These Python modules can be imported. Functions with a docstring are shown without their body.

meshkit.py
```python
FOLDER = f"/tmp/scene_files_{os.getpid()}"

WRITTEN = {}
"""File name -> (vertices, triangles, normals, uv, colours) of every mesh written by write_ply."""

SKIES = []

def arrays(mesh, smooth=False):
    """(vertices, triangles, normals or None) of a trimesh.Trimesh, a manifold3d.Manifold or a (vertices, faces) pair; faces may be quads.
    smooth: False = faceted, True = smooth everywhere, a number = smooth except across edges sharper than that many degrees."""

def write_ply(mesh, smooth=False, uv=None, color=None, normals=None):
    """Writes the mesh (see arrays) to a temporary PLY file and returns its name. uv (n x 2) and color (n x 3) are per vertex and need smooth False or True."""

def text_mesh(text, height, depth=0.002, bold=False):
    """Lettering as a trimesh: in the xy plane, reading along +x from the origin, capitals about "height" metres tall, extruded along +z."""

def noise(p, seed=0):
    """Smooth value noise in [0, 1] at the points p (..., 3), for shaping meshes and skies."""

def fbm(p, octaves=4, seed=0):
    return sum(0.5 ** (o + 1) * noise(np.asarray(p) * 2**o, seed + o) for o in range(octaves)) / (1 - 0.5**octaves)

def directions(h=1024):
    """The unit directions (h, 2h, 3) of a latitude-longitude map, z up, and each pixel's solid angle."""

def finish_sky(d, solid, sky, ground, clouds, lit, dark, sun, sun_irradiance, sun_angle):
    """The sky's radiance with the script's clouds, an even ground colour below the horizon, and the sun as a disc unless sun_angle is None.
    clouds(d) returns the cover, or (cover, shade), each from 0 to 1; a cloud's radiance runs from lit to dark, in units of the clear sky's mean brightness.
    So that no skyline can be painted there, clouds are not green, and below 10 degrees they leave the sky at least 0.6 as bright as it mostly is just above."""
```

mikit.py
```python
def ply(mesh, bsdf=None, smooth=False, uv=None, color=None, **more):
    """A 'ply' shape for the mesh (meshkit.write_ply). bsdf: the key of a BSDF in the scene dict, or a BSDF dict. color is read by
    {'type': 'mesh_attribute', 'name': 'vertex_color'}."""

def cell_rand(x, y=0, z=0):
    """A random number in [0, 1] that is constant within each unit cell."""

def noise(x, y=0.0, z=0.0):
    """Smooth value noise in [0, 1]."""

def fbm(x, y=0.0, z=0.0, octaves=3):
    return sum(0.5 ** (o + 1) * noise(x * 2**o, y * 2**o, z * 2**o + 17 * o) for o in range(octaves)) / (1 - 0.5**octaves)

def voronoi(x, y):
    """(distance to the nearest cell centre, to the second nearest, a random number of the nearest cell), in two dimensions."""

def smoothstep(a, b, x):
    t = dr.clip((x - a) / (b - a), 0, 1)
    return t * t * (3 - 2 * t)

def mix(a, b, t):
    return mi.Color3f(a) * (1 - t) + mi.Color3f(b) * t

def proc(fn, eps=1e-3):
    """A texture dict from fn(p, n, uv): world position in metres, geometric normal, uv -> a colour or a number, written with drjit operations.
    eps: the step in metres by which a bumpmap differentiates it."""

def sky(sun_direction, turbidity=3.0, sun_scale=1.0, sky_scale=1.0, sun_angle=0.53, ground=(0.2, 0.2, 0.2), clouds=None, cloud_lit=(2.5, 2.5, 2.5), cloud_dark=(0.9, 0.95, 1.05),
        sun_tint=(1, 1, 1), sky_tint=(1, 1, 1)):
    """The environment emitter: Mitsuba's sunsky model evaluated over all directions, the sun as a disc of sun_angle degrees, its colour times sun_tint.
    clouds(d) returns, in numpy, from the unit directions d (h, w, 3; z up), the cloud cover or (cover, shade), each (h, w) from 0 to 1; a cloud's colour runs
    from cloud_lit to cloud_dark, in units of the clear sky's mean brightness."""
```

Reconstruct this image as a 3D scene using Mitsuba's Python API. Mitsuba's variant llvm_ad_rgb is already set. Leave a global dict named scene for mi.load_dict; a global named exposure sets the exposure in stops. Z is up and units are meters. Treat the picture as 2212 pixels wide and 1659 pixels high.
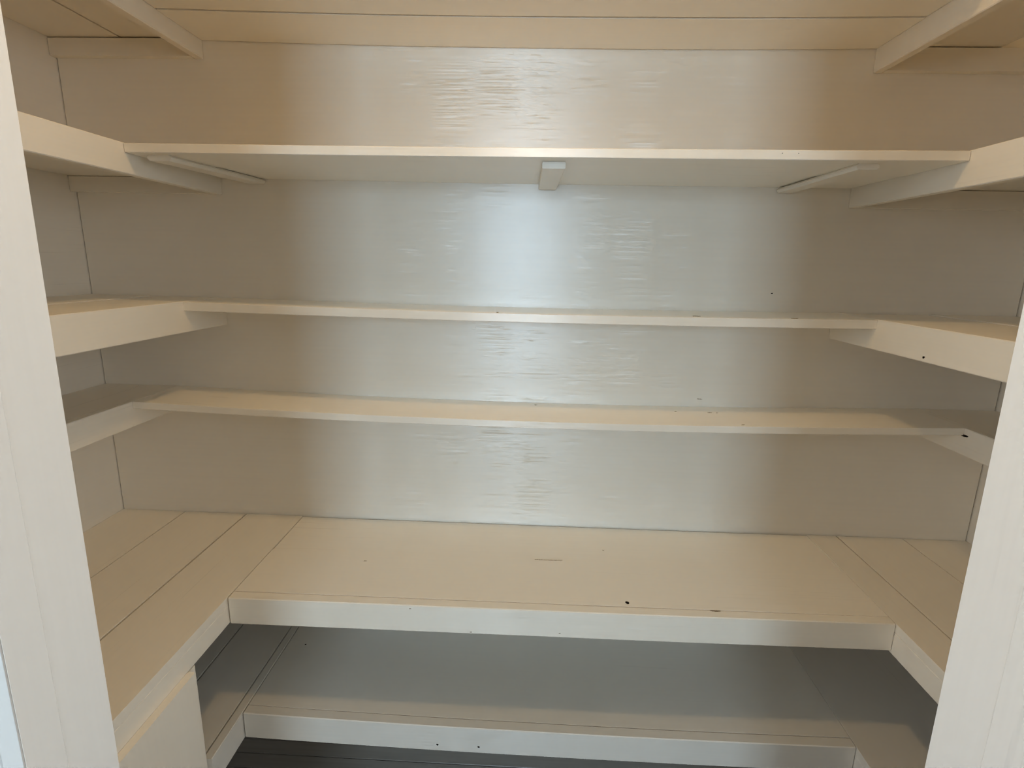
import math
import numpy as np
import trimesh
import drjit as dr
import mitsuba as mi
import meshkit
import mikit
from mikit import noise, fbm, smoothstep, mix, proc

T = mi.ScalarTransform4f
scene, labels = {"type": "scene"}, {}

# ------------------------------------------------------------------ camera, light, exposure
exposure = 0.0
FOC = 1155.37


def euler(ro, pi, ya):
    r, p, y = (math.radians(v) for v in (ro, pi, ya))
    Z = np.array([[math.cos(r), -math.sin(r), 0], [math.sin(r), math.cos(r), 0], [0, 0, 1]])
    X = np.array([[1, 0, 0], [0, math.cos(p), -math.sin(p)], [0, math.sin(p), math.cos(p)]])
    Y = np.array([[math.cos(y), 0, math.sin(y)], [0, 1, 0], [-math.sin(y), 0, math.cos(y)]])
    return Y @ X @ Z


ROWS = euler(1.7382, 12.5712, 2.4989) @ np.array([[1, 0, 0], [0, 0, -1], [0, 1, 0]], float)   # right, down, forward
M = np.eye(4)
M[:3, 0], M[:3, 1], M[:3, 2], M[:3, 3] = -ROWS[0], -ROWS[1], ROWS[2], (1.1513, -1.3616, 1.5)
scene["camera"] = {"type": "perspective", "fov": 2 * math.degrees(math.atan(1106 / FOC)), "fov_axis": "x", "near_clip": 0.02, "far_clip": 50.0, "to_world": T(M.tolist())}

DISC_AT, DISC_R, DISC_L = (1.10, -0.775, 2.415), 0.055, (172.0, 116.0, 58.0)
WINDOW_L = (12.6, 17.0, 21.2)
SIDE_FILL_L = (5.6, 6.0, 6.6)  # fill light from the added side windows, brightens jambs and shaded shelves

# ------------------------------------------------------------------ materials
def principled(color, rough, aniso=0.0, spec=0.5):
    gloss = {"specular": spec} if spec <= 1 else {"eta": spec}
    return {"type": "principled", "base_color": color, "roughness": rough, "anisotropic": aniso, **gloss}


def rgb(*c):
    return {"type": "rgb", "value": list(c)}


def bumped(inner, fn, scale=1.0, eps=6e-4):
    return {"type": "twosided", "m": {"type": "bumpmap", "bump": proc(fn, eps), "scale": scale, "b": inner}}


def paint_colour(base, fx, fy, fz, wear=1.0):
    base = np.array(base)

    def fn(p, n, uv):
        streak = fbm(p.x * fx, p.y * fy, p.z * fz, 3)
        blot = fbm(p.x * 3.1 + 7, p.y * 3.1, p.z * 3.1, 3)
        k = 0.975 + 0.03 * (streak - 0.5) + 0.05 * (blot - 0.5)
        worn = smoothstep(0.70, 0.86, fbm(p.x * fx * 0.8 + 31, p.y * fy * 0.8, p.z * fz * 0.8, 2)) * smoothstep(0.52, 0.7, fbm(p.x * 2.2, p.y * 2.2 + 3, p.z * 2.2, 2))
        return mi.Color3f(*[float(b) for b in base]) * k * (1 - 0.06 * wear * worn)

    return proc(fn)


def streaks(fx, fy, fz, a):
    def fn(p, n, uv):
        return a * (fbm(p.x * fx, p.y * fy, p.z * fz, 2) + 0.5 * noise(p.x * fx * 0.3, p.y * fy * 0.3, p.z * fz * 0.3) + 1.6 * noise(p.x * 9, p.y * 9, p.z * 9))

    return fn


CREAM, WHITE = (0.73, 0.68, 0.585), (0.84, 0.83, 0.795)
GREY = (0.57, 0.55, 0.50)            # the lowest shelf has a greyer, darker coat
G, L = 300.0, 7.0
scene["paint_along_x"] = bumped(principled(paint_colour(CREAM, L, G, G), 0.36, 0.9, 1.95), streaks(L, G, G, 4e-5))
scene["paint_along_y"] = bumped(principled(paint_colour(CREAM, G, L, G), 0.36, 0.75), streaks(G, L, G, 4e-5))
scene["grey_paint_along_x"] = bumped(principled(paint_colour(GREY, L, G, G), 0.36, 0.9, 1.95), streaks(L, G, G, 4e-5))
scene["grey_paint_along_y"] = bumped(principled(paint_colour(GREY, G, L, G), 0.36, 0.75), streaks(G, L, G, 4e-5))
scene["paint_upright"] = bumped(principled(paint_colour(WHITE, G, G, L), 0.36, 0.5), streaks(G, G, L, 4e-5))
scene["cupboard_paint"] = bumped(principled(paint_colour(CREAM, G, G, L), 0.4, 0.5), streaks(G, G, L, 4e-5))
scene["paint_wall"] = bumped(principled(paint_colour(CREAM, 5.0, 170.0, 170.0, 0.2), 0.36, 0.9, 1.95), streaks(5.0, 170.0, 170.0, 5e-5))
scene["paint_plain"] = {"type": "twosided", "m": principled(rgb(0.80, 0.78, 0.73), 0.5)}
scene["dimmed_edge_paint"] = {"type": "twosided", "m": principled(rgb(0.56, 0.56, 0.54), 0.5)}  # shade put into the colour: darkened so ends facing the daylight stay dimmer
scene["front_paint"] = {"type": "twosided", "m": principled(rgb(0.62, 0.58, 0.49), 0.5)}
scene["room_paint"] = {"type": "twosided", "m": principled(rgb(0.34, 0.30, 0.25), 0.6)}
scene["ceiling_paint"] = {"type": "twosided", "m": principled(rgb(0.82, 0.80, 0.74), 0.6)}


def floor_colour(p, n, uv):
    k = fbm(p.x * 4, p.y * 90, p.z * 60, 3)
    return mix(mi.Color3f(0.17, 0.158, 0.143), mi.Color3f(0.25, 0.235, 0.215), k)


scene["floor_paint"] = {"type": "twosided", "m": principled(proc(floor_colour), 0.28, 0.7, 1.6)}
scene["hole_dark"] = {"type": "twosided", "m": principled(rgb(0.012, 0.009, 0.007), 0.9, spec=0.1)}
scene["chip_brown"] = {"type": "twosided", "m": principled(rgb(0.20, 0.155, 0.105), 0.8, spec=0.2)}
scene["gap_dark"] = {"type": "twosided", "m": principled(rgb(0.05, 0.04, 0.03), 0.9, spec=0.1)}
scene["lamp_metal"] = {"type": "twosided", "m": principled(rgb(0.75, 0.74, 0.70), 0.4)}


# ------------------------------------------------------------------ helpers
def key_for(name):
    k, n = name, 0
    while k in scene or k in labels or any(x.startswith(k + "__") for x in scene):
        n += 1
        k = f"{name}_{n:03d}"
    return k


def thing(name, label, cat, group=None):
    k = key_for(name)
    labels[k] = {"label": label, "category": cat, **({"group": group} if group else {})}
    return k


def add(name, mesh, mat, parent=None, label=None, **more):
    v, f, uv = mesh
    k = key_for((parent + "__" if parent else "") + name)
    scene[k] = mikit.ply((v, f), mat, smooth=False, uv=uv, **more)
    if label:
        labels[k] = {"label": label}
    return k


def struct(name, mesh, mat, label=None, **more):
    k = add(name, mesh, mat, **more)
    labels[k] = {"kind": "structure", **({"label": label} if label else {})}
    return k


def board(axis, l, p, q, ch=0.0014, seg=0.06, warp=None, wave=0.0, seed=0, ends=(0, 0)):
    """A chamfered board: length along axis from l[0] to l[1]; the cross-section spans p and q (the other two axes in order).
    warp(xyz) moves the points (sag, lean); u runs round the board, v along it. ends: skew of the two ends along p."""
    (l0, l1), (p0, p1), (q0, q1) = l, p, q
    ch = min(ch, 0.45 * abs(p1 - p0), 0.45 * abs(q1 - q0))
    prof = np.array([[p0 + ch, q0], [p1 - ch, q0], [p1, q0 + ch], [p1, q1 - ch], [p1 - ch, q1], [p0 + ch, q1], [p0, q1 - ch], [p0, q0 + ch], [p0 + ch, q0]])
    n = max(2, int(abs(l1 - l0) / seg) + 1)
    s = np.linspace(0, 1, n)
    per = np.r_[0, np.cumsum(np.linalg.norm(np.diff(prof, axis=0), axis=1))]
    m = len(prof)
    rel = (prof[:, 0] - p0) / (p1 - p0)
    start, stop = l0 + ends[0] * rel, l1 + ends[1] * rel
    t = start[None] + (stop - start)[None] * s[:, None]
    P, Q = np.broadcast_to(prof[:, 0], t.shape), np.broadcast_to(prof[:, 1], t.shape)
    uv = np.stack([np.broadcast_to(per, t.shape), t], -1)

    def xyz(t, P, Q):
        c = {"x": (t, P, Q), "y": (P, t, Q), "z": (P, Q, t)}[axis]
        return np.stack(c, -1).reshape(-1, 3)

    v = xyz(t, P, Q)
    i, j = np.meshgrid(np.arange(n - 1), np.arange(m - 1), indexing="ij")
    a = i * m + j
    quads = np.stack([a, a + 1, a + m + 1, a + m], -1).reshape(-1, 4)
    f = np.vstack([quads[:, [0, 1, 2]], quads[:, [0, 2, 3]]])
    caps_v, caps_uv, caps_f, base = [], [], [], len(v)
    for row, flip in ((0, True), (n - 1, False)):
        cv = v[row * m : row * m + m - 1]
        cf = np.array([[0, k, k + 1] for k in range(1, m - 2)])
        caps_f.append((cf[:, ::-1] if flip else cf) + base)
        caps_v.append(cv)
        caps_uv.append(np.stack([Q[row, :-1], P[row, :-1]], -1))
        base += len(cv)
    v, f, uv = np.vstack([v, *caps_v]), np.vstack([f, *caps_f]), np.vstack([uv.reshape(-1, 2), *caps_uv])
    if wave:
        k = {"x": 0, "y": 1, "z": 2}[axis]
        along = v[:, k][:, None] * 3.0
        for d in {0, 1, 2} - {k}:
            side = (np.floor(v[:, d] * 400)) * 0.37
            v[:, d] += wave * 2 * (meshkit.fbm(np.c_[along, np.full_like(along, seed * 5.3 + d * 2.1), np.zeros_like(along)], 3) - 0.5)
    if warp is not None:
        v = warp(v.copy())
    if trimesh.Trimesh(v, f, process=False).volume < 0:
        f = f[:, ::-1]
    return v, f, uv


def box(x, y, z, ch=0.001):
    return board("x", x, y, z, ch, seg=9)


def join(*ms):
    v, f, uv, at = [], [], [], 0
    for a, b, c in ms:
        v.append(a); f.append(b + at); uv.append(c); at += len(a)
    return np.vstack(v), np.vstack(f), np.vstack(uv)


def plain(tm):
    return np.array(tm.vertices), np.array(tm.faces), np.array(tm.vertices)[:, :2]


def hole(at, axis, r, parent, stretch=(1, 1), name="nail_hole"):
    """A small dark hole, flush with the painted surface whose outward normal is along axis (signed)."""
    ang = np.arange(12) * math.pi / 6
    rr = r * (1 + 0.16 * np.sin(ang * 2 + r * 900) + 0.1 * np.sin(ang * 3))
    a, b = np.cos(ang) * rr * stretch[0], np.sin(ang) * rr * stretch[1]
    k, s = {"x": 0, "y": 1, "z": 2}[axis[-1]], -1.0 if axis[0] == "-" else 1.0
    o = [d for d in range(3) if d != k]
    v = np.tile(np.array(at, float), (25, 1))
    v[:12, o[0]] += a; v[:12, o[1]] += b
    v[12:24, o[0]] += a; v[12:24, o[1]] += b
    v[:12, k] += s * 0.0004
    v[24, k] += s * 0.0003
    v[12:24, k] -= s * 0.003
    f = [[24, i, (i + 1) % 12] for i in range(12)] + [[i, i + 12, (i + 1) % 12] for i in range(12)] + [[(i + 1) % 12, i + 12, (i + 1) % 12 + 12] for i in range(12)]
    add(name, (v, np.array(f), v[:, :2]), "hole_dark" if name in ("nail_hole", "knot_hole", "notch") else "chip_brown", parent)


# ------------------------------------------------------------------ the setting
W, FLOOR, CEIL = 2.33, 0.04, 2.45
FRONT, OUT = -0.88, -0.958            # inner and outer face of the front wall
JL, JR, HEAD = 0.697, 1.576, 2.06     # the doorway
REAR, SIDE_L, SIDE_R = -4.3, -1.3, 3.6
lean_l = lambda v: (v.__setitem__((slice(None), 0), v[:, 0] + (v[:, 2] - 1.18) * 0.0125), v)[1]
lean_r = lambda v: (v.__setitem__((slice(None), 0), v[:, 0] - (v[:, 2] - 1.12) * 0.0142), v)[1]

# back wall: painted plywood sheets on a backing
wb = struct("wall_back", box((-0.1, W + 0.1), (0.012, 0.09), (FLOOR - 0.02, CEIL + 0.02)), "gap_dark")
add("panel", board("x", (0.0022, W - 0.0028), (0.0, 0.011), (FLOOR, CEIL), 0.0004, seg=0.1), "paint_wall", wb)
hole((1.7355, 0, 1.4427), "-y", 0.0016, wb, (1.4, 0.8))
hole((1.5858, 0, 1.1695), "-y", 0.0014, wb, (4.6, 0.6), "scratch")
hole((0.0504, 0, 1.6701), "-y", 0.0010, wb, (9, 0.8), "scratch")
add("patch", board("x", (0.9905, 1.0035), (-0.0014, 0.0004), (1.335, 1.3515), 0.0006), "paint_wall", wb)
wl = struct("wall_left", board("y", (OUT + 0.1, 0.02), (-0.1, 0.0), (FLOOR - 0.02, CEIL), 0.0005), "paint_along_y")
wr = struct("wall_right", board("y", (OUT + 0.1, 0.02), (W, W + 0.1), (FLOOR - 0.02, CEIL), 0.0005), "paint_along_y")
struct("wall_front", join(box((SIDE_L, JL - 0.02), (OUT, FRONT), (FLOOR, CEIL)), box((JR + 0.02, SIDE_R), (OUT, FRONT), (FLOOR, CEIL)),
                          box((JL - 0.02, JR + 0.02), (OUT, FRONT), (HEAD + 0.02, CEIL))), "front_paint")
struct("ceiling", box((SIDE_L, SIDE_R), (REAR, 0.09), (CEIL, CEIL + 0.08)), "ceiling_paint")
fl = struct("floor", box((SIDE_L, SIDE_R), (REAR, 0.05), (FLOOR - 0.08, FLOOR - 0.018)), "gap_dark")
y, n = -0.011, 0
add("plank", board("x", (SIDE_L + 0.01, SIDE_R - 0.01), (y + 0.0012, 0.009), (FLOOR - 0.019, FLOOR), 0.0016, seg=9), "floor_paint", fl)
while y > -2.0:
    add("plank", board("x", (SIDE_L + 0.01, SIDE_R - 0.01), (y - 0.0463, y), (FLOOR - 0.019, FLOOR - 0.0006 * (n % 3)), 0.0016, seg=9), "floor_paint", fl)
    y -= 0.0475
    n += 1
add("plank_field", box((SIDE_L + 0.01, SIDE_R - 0.01), (REAR, y), (FLOOR - 0.019, FLOOR)), "floor_paint", fl)
SY, SZ = (-3.3, -1.8), (1.2, 2.3)      # unseen windows added in the room's side walls for fill light
for n, (side, a, b) in enumerate((("room_left", SIDE_L - 0.08, SIDE_L), ("room_right", SIDE_R, SIDE_R + 0.08))):
    struct("wall_" + side, join(box((a, b), (REAR, SY[0]), (FLOOR, CEIL)), box((a, b), (SY[1], OUT), (FLOOR, CEIL)), box((a, b), SY, (FLOOR, SZ[0])), box((a, b), SY, (SZ[1], CEIL))), "room_paint")
    xs = b if n == 0 else a
    k = struct(f"unseen_window_{n + 2}", join(box((xs - 0.02, xs + 0.02), (SY[0] - 0.08, SY[1] + 0.08), (SZ[0] - 0.08, SZ[0])), box((xs - 0.02, xs + 0.02), (SY[0] - 0.08, SY[1] + 0.08), (SZ[1], SZ[1] + 0.08)),
                                       box((xs - 0.02, xs + 0.02), (SY[0] - 0.08, SY[0]), SZ), box((xs - 0.02, xs + 0.02), (SY[1], SY[1] + 0.08), SZ)), "paint_plain")
    xp = (a + b) / 2
    pv = np.array([[xp, SY[0], SZ[0]], [xp, SY[1], SZ[0]], [xp, SY[1], SZ[1]], [xp, SY[0], SZ[1]]])
    pf = np.array([[0, 1, 2], [0, 2, 3]])
    add("daylight_pane", (pv, pf if n == 0 else pf[:, ::-1], pv[:, 1:]), "paint_plain", k, emitter={"type": "area", "radiance": rgb(*SIDE_FILL_L)})
WX, WZ = (0.60, 1.40), (1.15, 2.22)   # the window opposite the closet
struct("wall_rear", join(box((SIDE_L, WX[0]), (REAR - 0.1, REAR), (FLOOR, CEIL)), box((WX[1], SIDE_R), (REAR - 0.1, REAR), (FLOOR, CEIL)),
                         box(WX, (REAR - 0.1, REAR), (FLOOR, WZ[0])), box(WX, (REAR - 0.1, REAR), (WZ[1], CEIL))), "room_paint")
wf = struct("unseen_window_1", join(box((WX[0] - 0.08, WX[0]), (REAR, REAR + 0.02), (WZ[0] - 0.08, WZ[1] + 0.08)), box((WX[1], WX[1] + 0.08), (REAR, REAR + 0.02), (WZ[0] - 0.08, WZ[1] + 0.08)),
                             box(WX, (REAR, REAR + 0.02), (WZ[1], WZ[1] + 0.08)), box((WX[0] - 0.1, WX[1] + 0.1), (REAR, REAR + 0.05), (WZ[0] - 0.08, WZ[0]))), "paint_plain")
add("sash_bar", box(WX, (REAR - 0.05, REAR - 0.02), (1.70, 1.73)), "paint_plain", wf)
pv = np.array([[WX[0], REAR - 0.06, WZ[0]], [WX[1], REAR - 0.06, WZ[0]], [WX[1], REAR - 0.06, WZ[1]], [WX[0], REAR - 0.06, WZ[1]]])
add("daylight_pane", (pv, np.array([[0, 2, 1], [0, 3, 2]]), pv[:, [0, 2]]), "paint_plain", wf, emitter={"type": "area", "radiance": rgb(*WINDOW_L)})

# door lining: two boards on each side, and flat casing facing the room
for n, (x0, x1, lean, cas) in enumerate(((JL - 0.02, JL, lean_l, (JL - 0.12, JL - 0.0206)), (JR, JR + 0.02, lean_r, (JR + 0.0206, JR + 0.12)))):
    e = -0.0006 if n == 0 else 0.0006
    k = struct(f"trim_{n + 1}", board("z", (FLOOR, HEAD), (x0, x1), (-0.9374, FRONT), 0.0003, warp=lean), "paint_upright")
    add("stop_board", board("z", (FLOOR, HEAD), (x0 - e, x1 - e), (-0.9762, -0.9380), 0.0003, warp=lean), "paint_upright", k)
    add("dimmed_edge_strip", board("z", (FLOOR, HEAD), (x0 - e, x1 - e), (-0.9785, -0.9764), 0.0003, warp=lean), "dimmed_edge_paint", k)  # added strip in darkened colour, holds down the bright lining end
    add("casing", board("z", (FLOOR, HEAD + 0.1), cas, (-0.9782, -0.9585), 0.0010, warp=lean), "dimmed_edge_paint", k)
k = struct("trim_3", box((JL - 0.02, JR + 0.02), (-0.978, FRONT), (HEAD, HEAD + 0.02)), "paint_plain")
add("casing", board("x", (JL - 0.13, JR + 0.13), (-0.9782, -0.9585), (HEAD + 0.1005, HEAD + 0.20), 0.001), "paint_plain", k)

# ------------------------------------------------------------------ the shelves
D = dict(z1L=1.9974, z1R=1.9834, z2L=1.7085, z2R=1.7059, d2L=.3085, d2R=.3623, z3L=1.402, z3R=1.400, d3L=.1677, d3R=.1823, z4L=1.1638, z4R=1.1623, d4L=.1744, d4R=.1702,
         z5L=.7964, z5R=.8007, d5L=.3841, d5R=.3704, z6L=0.5104, z6R=0.5074, d6L=0.3826, d6R=0.3863)
D.update(z1L=D["z1L"] + 0.02, z1R=D["z1R"] + 0.02, d1L=0.33, d1R=0.33)      # the top shelf was measured at its underside
SAG = {1: -.0078, 2: -.0021, 3: -.0057, 4: -.0168, 5: -.0006, 6: -.0070}
XL = {1: .358, 2: .3728, 3: .3554, 4: .2071, 5: .519, 6: 0.5267}
XR = {1: 1.8976, 2: 1.889, 3: 1.8884, 4: 2.1244, 5: 1.908, 6: 1.8675}
TH = {1: .020, 2: .0165, 3: .0196, 4: .0171, 5: .0195, 6: .0195}
HL = {1: .0606, 2: .0557, 3: .0702, 4: .061, 5: .0621, 6: .067}
HR = {1: .0702, 2: .0607, 3: .0648, 4: .0614, 5: .0682, 6: .0637}
RAIL, GAP = 0.019, 0.0011
LEFT_BOARDS = {1: (0, .174), 2: (0, .178), 3: (0, .17), 4: (0,), 5: (0, .1815, .3591), 6: (0, .18, 0.3715)}
RIGHT_BOARDS = {1: (W - .173,), 2: (W, 2.118), 3: (W, 2.12), 4: (W,), 5: (W, 2.1611, 1.9868), 6: (W,)}
FRONT_END = {s: FRONT + 0.004 for s in range(1, 7)}


def zc(s, x):
    return D[f"z{s}L"] + (D[f"z{s}R"] - D[f"z{s}L"]) * np.asarray(x) / W


def dc(s, x):
    return D[f"d{s}L"] + (D[f"d{s}R"] - D[f"d{s}L"]) * np.asarray(x) / W


def bend(s):
    """Boards of a back shelf: built with z = 0 at the top and y as a share of the shelf's depth where negative whole numbers are avoided; here only z moves."""
    def fn(v):
        t = np.clip((v[:, 0] - XL[s]) / (XR[s] - XL[s]), 0, 1)
        v[:, 2] += zc(s, v[:, 0]) + SAG[s] * 4 * t * (1 - t)
        v[:, 1] *= dc(s, v[:, 0]) / dc(s, W / 2)
        return v
    return fn


def lift(s, x):
    def fn(v):
        v[:, 2] += zc(s, x)
        return v
    return fn


BACK_LABEL = {1: "topmost shelf along the back wall, its two boards seen from below", 2: "second shelf from the top on the back wall, three cleats beneath it",
              3: "third shelf from the top on the back wall, thin bright edge near eye level", 4: "fourth shelf from the top on the back wall, sagging above the counter",
              5: "wide counter shelf on the back wall with deep front board and knot hole", 6: "lowest back wall shelf, in shade, two nail holes in its front board"}
LEFT_LABEL = {1: "topmost left side shelf, boards and rail seen from below", 2: "second left side shelf from the top, tall warm lit front rail",
              3: "third left side shelf from the top, tall rail just above the narrow fourth", 4: "narrow fourth left side shelf from the top, its top in shade",
              5: "left wing of the counter, three planks parted by dark seams", 6: "lowest left side shelf, dark planks behind the cupboard"}
RIGHT_LABEL = {1: "topmost right side shelf seen from below, stopping short of the wall", 2: "second right side shelf from the top, bright rail with dark gap behind",
               3: "third right side shelf from the top, small nail hole in its rail", 4: "narrow fourth right side shelf from the top, dark notch in its rail",
               5: "right wing of the counter beside the doorway, narrow front plank", 6: "lowest right side shelf, in dark shade below the counter"}
BACK, LEFT, RIGHT = {}, {}, {}
for s in range(1, 7):
    dm, t = float(dc(s, W / 2)), TH[s]
    # along the back wall
    b = BACK[s] = thing("back_shelf", BACK_LABEL[s], "shelf", "shelves along the back wall")
    tight = {3: 0.0003, 4: 0.0005}.get(s, GAP)
    x0, x1 = XL[s] + tight, XR[s] - tight
    skew = {5: (-0.0006, 0.0), 6: (-0.0006, 0.0)}.get(s, (0.0, 0.0))
    if s in (5, 6):
        x0 += 0.0016
    front = dm - RAIL - 0.006 if s in (5, 6) else dm
    cuts = {1: (0.003, .158, front), 2: (0.001, .172, front), 3: (0.001, front), 4: (0.001, front), 5: (0.0042, .180, front), 6: (0.002, front)}[s]
    seam = {1: 0.0026, 2: 0.0011, 5: 0.0004}.get(s, 0.0006)
    for n in range(len(cuts) - 1):
        a, c = cuts[n] + (seam if n else 0), cuts[n + 1] - (seam if n + 2 < len(cuts) else 0.0004 if s in (5, 6) else 0)
        xa, xb = (x0, x1)
        drop = 0.0012 * ((n + s) % 2)
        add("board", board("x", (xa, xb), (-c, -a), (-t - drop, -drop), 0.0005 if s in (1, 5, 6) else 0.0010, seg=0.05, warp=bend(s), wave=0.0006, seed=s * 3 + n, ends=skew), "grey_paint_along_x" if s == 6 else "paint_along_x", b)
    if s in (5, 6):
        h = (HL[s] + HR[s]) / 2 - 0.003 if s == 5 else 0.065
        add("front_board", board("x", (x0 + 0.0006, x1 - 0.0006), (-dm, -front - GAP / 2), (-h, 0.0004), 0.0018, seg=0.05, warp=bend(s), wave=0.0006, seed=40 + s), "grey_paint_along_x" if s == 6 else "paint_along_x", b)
    # side shelves: boards front to back, a rail along the front edge that runs on to the back wall, a ledger on the back wall
    for left in (True, False):
        X, H = (XL[s], HL[s]) if left else (XR[s], HR[s])
        sg = 1 if left else -1
        w = thing("side_shelf", (LEFT_LABEL if left else RIGHT_LABEL)[s], "shelf", f"side shelves on the {'left' if left else 'right'} wall")
        (LEFT if left else RIGHT)[s] = w
        far = FRONT_END[s]
        if s == 6 and left:
            far = -0.497
        inner = X if s == 5 or (s == 6 and not left) else X - sg * (RAIL + GAP)
        edges = [*(LEFT_BOARDS if left else RIGHT_BOARDS)[s], inner]
        for n in range(len(edges) - 1):
            a, c = edges[n] + sg * (GAP if n else 0.001), edges[n + 1] - sg * (GAP if n + 2 < len(edges) else 0)
            wide = {(1, True, 0): .0016, (5, True, 0): .0007, (5, True, 1): .0022, (6, True, 0): .002, (6, True, 1): .0022, (6, True, 2): .0012, (5, False, 1): .0008}.get((s, left, n), 0.0)
            lo, hi = min(a, c - sg * wide), max(a, c - sg * wide)
            drop = 0.0009 * ((n * 2 + s) % 3)
            if s in (5, 6):
                drop = 0
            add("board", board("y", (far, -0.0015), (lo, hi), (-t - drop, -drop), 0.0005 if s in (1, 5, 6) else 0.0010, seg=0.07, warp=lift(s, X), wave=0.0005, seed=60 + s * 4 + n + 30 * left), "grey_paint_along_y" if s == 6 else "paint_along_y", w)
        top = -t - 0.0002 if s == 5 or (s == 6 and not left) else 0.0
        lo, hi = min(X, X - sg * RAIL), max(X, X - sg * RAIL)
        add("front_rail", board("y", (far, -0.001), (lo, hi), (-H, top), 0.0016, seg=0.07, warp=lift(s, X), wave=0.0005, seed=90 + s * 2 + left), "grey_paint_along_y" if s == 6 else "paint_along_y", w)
        if not (s == 1 and not left):
            wall = 0.001 if left else W - 0.001
            ends = sorted((wall, X - sg * (RAIL + 0.001)))
        else:
            ends = sorted((W - 0.001, X - sg * (RAIL + 0.001)))
        add("ledger", board("x", ends, (-RAIL, -0.0005), (-H, -t - 0.003), 0.0006, warp=lift(s, X), seed=7), "paint_along_x", w)

# added strips on the hidden side, blocking light so the open seams look dark
def seam_light_block(s, parent, axis, at, l, above):
    q = (0.0004, 0.004) if above else (-TH[s] - 0.0055, -TH[s] - 0.0016)
    if axis == "x":
        add("seam_light_block", board("x", l, (-at - 0.011, -at + 0.011), q, 0.0005, seg=0.05, warp=bend(s)), "paint_along_x" if above else "gap_dark", parent)
    else:
        add("seam_light_block", board("y", l, (at - 0.011, at + 0.011), q, 0.0005, warp=lift(s, at)), "paint_along_y" if above else "gap_dark", parent)


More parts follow.
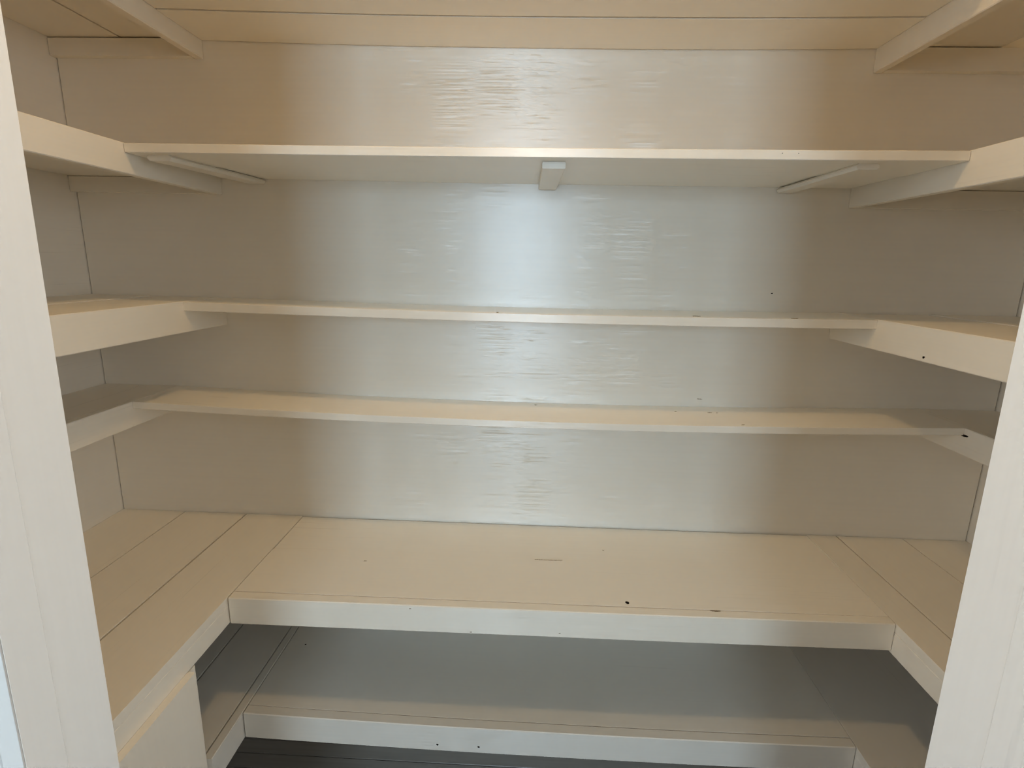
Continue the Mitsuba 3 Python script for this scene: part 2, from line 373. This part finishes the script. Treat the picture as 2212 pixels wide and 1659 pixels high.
back_to_front = (FRONT + 0.02, -0.02)
seam_light_block(1, BACK[1], "x", .158, (XL[1] + .002, XR[1] - .002), True)
seam_light_block(2, BACK[2], "x", .172, (XL[2] + .002, XR[2] - .002), True)
seam_light_block(5, BACK[5], "x", .0121, (XL[5] + .002, XR[5] - .002), False)
seam_light_block(1, LEFT[1], "y", .174, back_to_front, True)
for at in (.1815, .3591):
    seam_light_block(5, LEFT[5], "y", at, back_to_front, False)
for at in (2.1611, 1.9868):
    seam_light_block(5, RIGHT[5], "y", at, back_to_front, False)
for at in (.18, .3264):
    seam_light_block(6, LEFT[6], "y", at, (-0.49, -0.02), False)

# cleats that hold the two boards of the second shelf together
z2 = D["z2L"] - TH[2] - 0.0015
for n, (xf, xb, wd, yf, yb, tt) in enumerate(((.425, .462, .046, -.297, -.002, .011), (1.1805, 1.174, .043, -.3015, -.012, .0125), (1.738, 1.735, .040, -.322, -.006, .0105))):
    def skew(v, xf=xf, xb=xb, yf=yf, yb=yb):
        v[:, 0] += xb + (xf - xb) * (v[:, 1] - yb) / (yf - yb)
        t = np.clip((v[:, 0] - XL[2]) / (XR[2] - XL[2]), 0, 1)
        v[:, 2] += zc(2, v[:, 0]) + SAG[2] * 4 * t * (1 - t) - TH[2] - 0.0014
        return v
    add("cleat", board("y", (yf, yb), (-wd / 2, wd / 2), (-tt, 0.0), 0.0016 if n == 1 else 0.004, warp=skew, wave=0.0006, seed=n), "paint_along_y", BACK[2])

# holes and chips in the painted boards
def top(s, x, n=0):
    t = min(max((x - XL[s]) / (XR[s] - XL[s]), 0), 1)
    return float(zc(s, x)) + SAG[s] * 4 * t * (1 - t) - 0.0012 * ((n + s) % 2) + 0.0003


for x, y, r, st, nm in ((1.3692, -0.3375, 0.0040, (1, 1), "knot_hole"), (1.5501, -0.3535, 0.0022, (4.5, 1.1), "chip"), (1.2048, -0.1803, 0.0006, (52, 1.0), "crack"), (0.7647, -0.2178, 0.0013, (2.6, 0.8), "chip"),
                        (1.345, -0.121, 0.0009, (2, 0.8), "chip")):
    hole((x, y, top(5, x, 0 if y > -0.18 else 1)), "z", r, BACK[5], st, nm)
for x, y, r, st in ((1.5956, -0.058, 0.0019, (2.6, 0.8)), (1.6131, -0.0602, 0.0014, (1.6, 0.8)), (1.512, -0.0549, 0.0015, (1.8, 0.7)), (1.6398, -0.1600, 0.0016, (2.2, 0.8)), (1.1626, -0.0245, 0.0016, (2.2, 1))):
    hole((x, y, top(4, x)), "z", r, BACK[4], st, "chip")
for x, y, r, st in ((1.5132, -0.1500, 0.0022, (3.4, 1.0)), (1.7206, -0.1655, 0.0024, (2.8, 1.2)), (1.07, -0.1660, 0.0016, (1.4, 1.6))):
    hole((x, y, top(3, x)), "z", r, BACK[3], st, "chip")
hole((0.5747, -0.1568, top(6, 0.5747)), "z", 0.0018, BACK[6])
for x, z in ((0.9656, .4552), (1.0575, .4551)):
    hole((x, -dc(6, x) - 0.0002, z), "-y", 0.0022, BACK[6])
for x, z in ((0.910, .7900), (1.0381, .7402), (1.2252, .7468)):
    hole((x, -dc(5, x) - 0.0001, z), "-y", 0.0012, BACK[5], (1.6, 0.8), "dent")
hole((0.2481, -0.099, D["z5L"] + 0.0002), "z", 0.0018, LEFT[5])
hole((0.4400, -0.158, D["z5L"] + 0.0003), "z", 0.0008, LEFT[5], (1.2, 18), "crack")
hole((XR[3], -0.3332, 1.3444), "-x", 0.0024, RIGHT[3])
hole((XR[4], -0.1725, 1.1455), "-x", 0.0026, RIGHT[4], (4.0, 1.1), "notch")
for x in (1.5757, 1.6034):
    hole((x, -dc(2, x), D["z2L"] - 0.010), "-y", 0.0007, BACK[2])

# the cupboard under the left wing of the counter
CX = XL[5]
cup = thing("cupboard", "flat fronted white cupboard under the left wing of the counter, beside the doorway", "cupboard")
zb = D["z5L"] - HL[5] - 0.0006
add("stile", board("z", (FLOOR, zb), (CX - RAIL, CX), (-0.545, -0.500), 0.0012), "cupboard_paint", cup)
add("stile", board("z", (FLOOR, zb), (CX - RAIL, CX), (FRONT + 0.003, FRONT + 0.045), 0.0012), "cupboard_paint", cup)
add("side_panel", board("z", (FLOOR, zb), (0.002, CX - RAIL - 0.001), (-0.517, -0.500), 0.001), "cupboard_paint", cup)
add("rail", board("y", (FRONT + 0.046, -0.546), (CX - RAIL, CX), (zb - 0.045, zb), 0.001), "cupboard_paint", cup)
add("door", board("z", (0.06, zb + 0.0035), (CX + 0.0006, CX + 0.0150), (FRONT + 0.012, -0.522), 0.003), "cupboard_paint", cup)

# ------------------------------------------------------------------ lamps
lamp = thing("disc_lamp", "round flush disc lamp on the closet ceiling above the doorway side", "lamp")
dx, dy, dz = DISC_AT
ang = np.arange(32) * math.pi / 16
dv = np.vstack([[dx, dy, dz], np.c_[dx + DISC_R * np.cos(ang), dy + DISC_R * np.sin(ang), np.full(32, dz)]])
df = np.array([[0, 1 + (i + 1) % 32, 1 + i] for i in range(32)])
add("diffuser", (dv, df, dv[:, :2]), "lamp_metal", lamp, emitter={"type": "area", "radiance": rgb(*DISC_L)})
cyl = trimesh.creation.cylinder(DISC_R + 0.008, CEIL - dz - 0.002, sections=32)
cyl.apply_translation((dx, dy, (CEIL + dz + 0.002) / 2))
add("housing", plain(cyl), "lamp_metal", lamp)
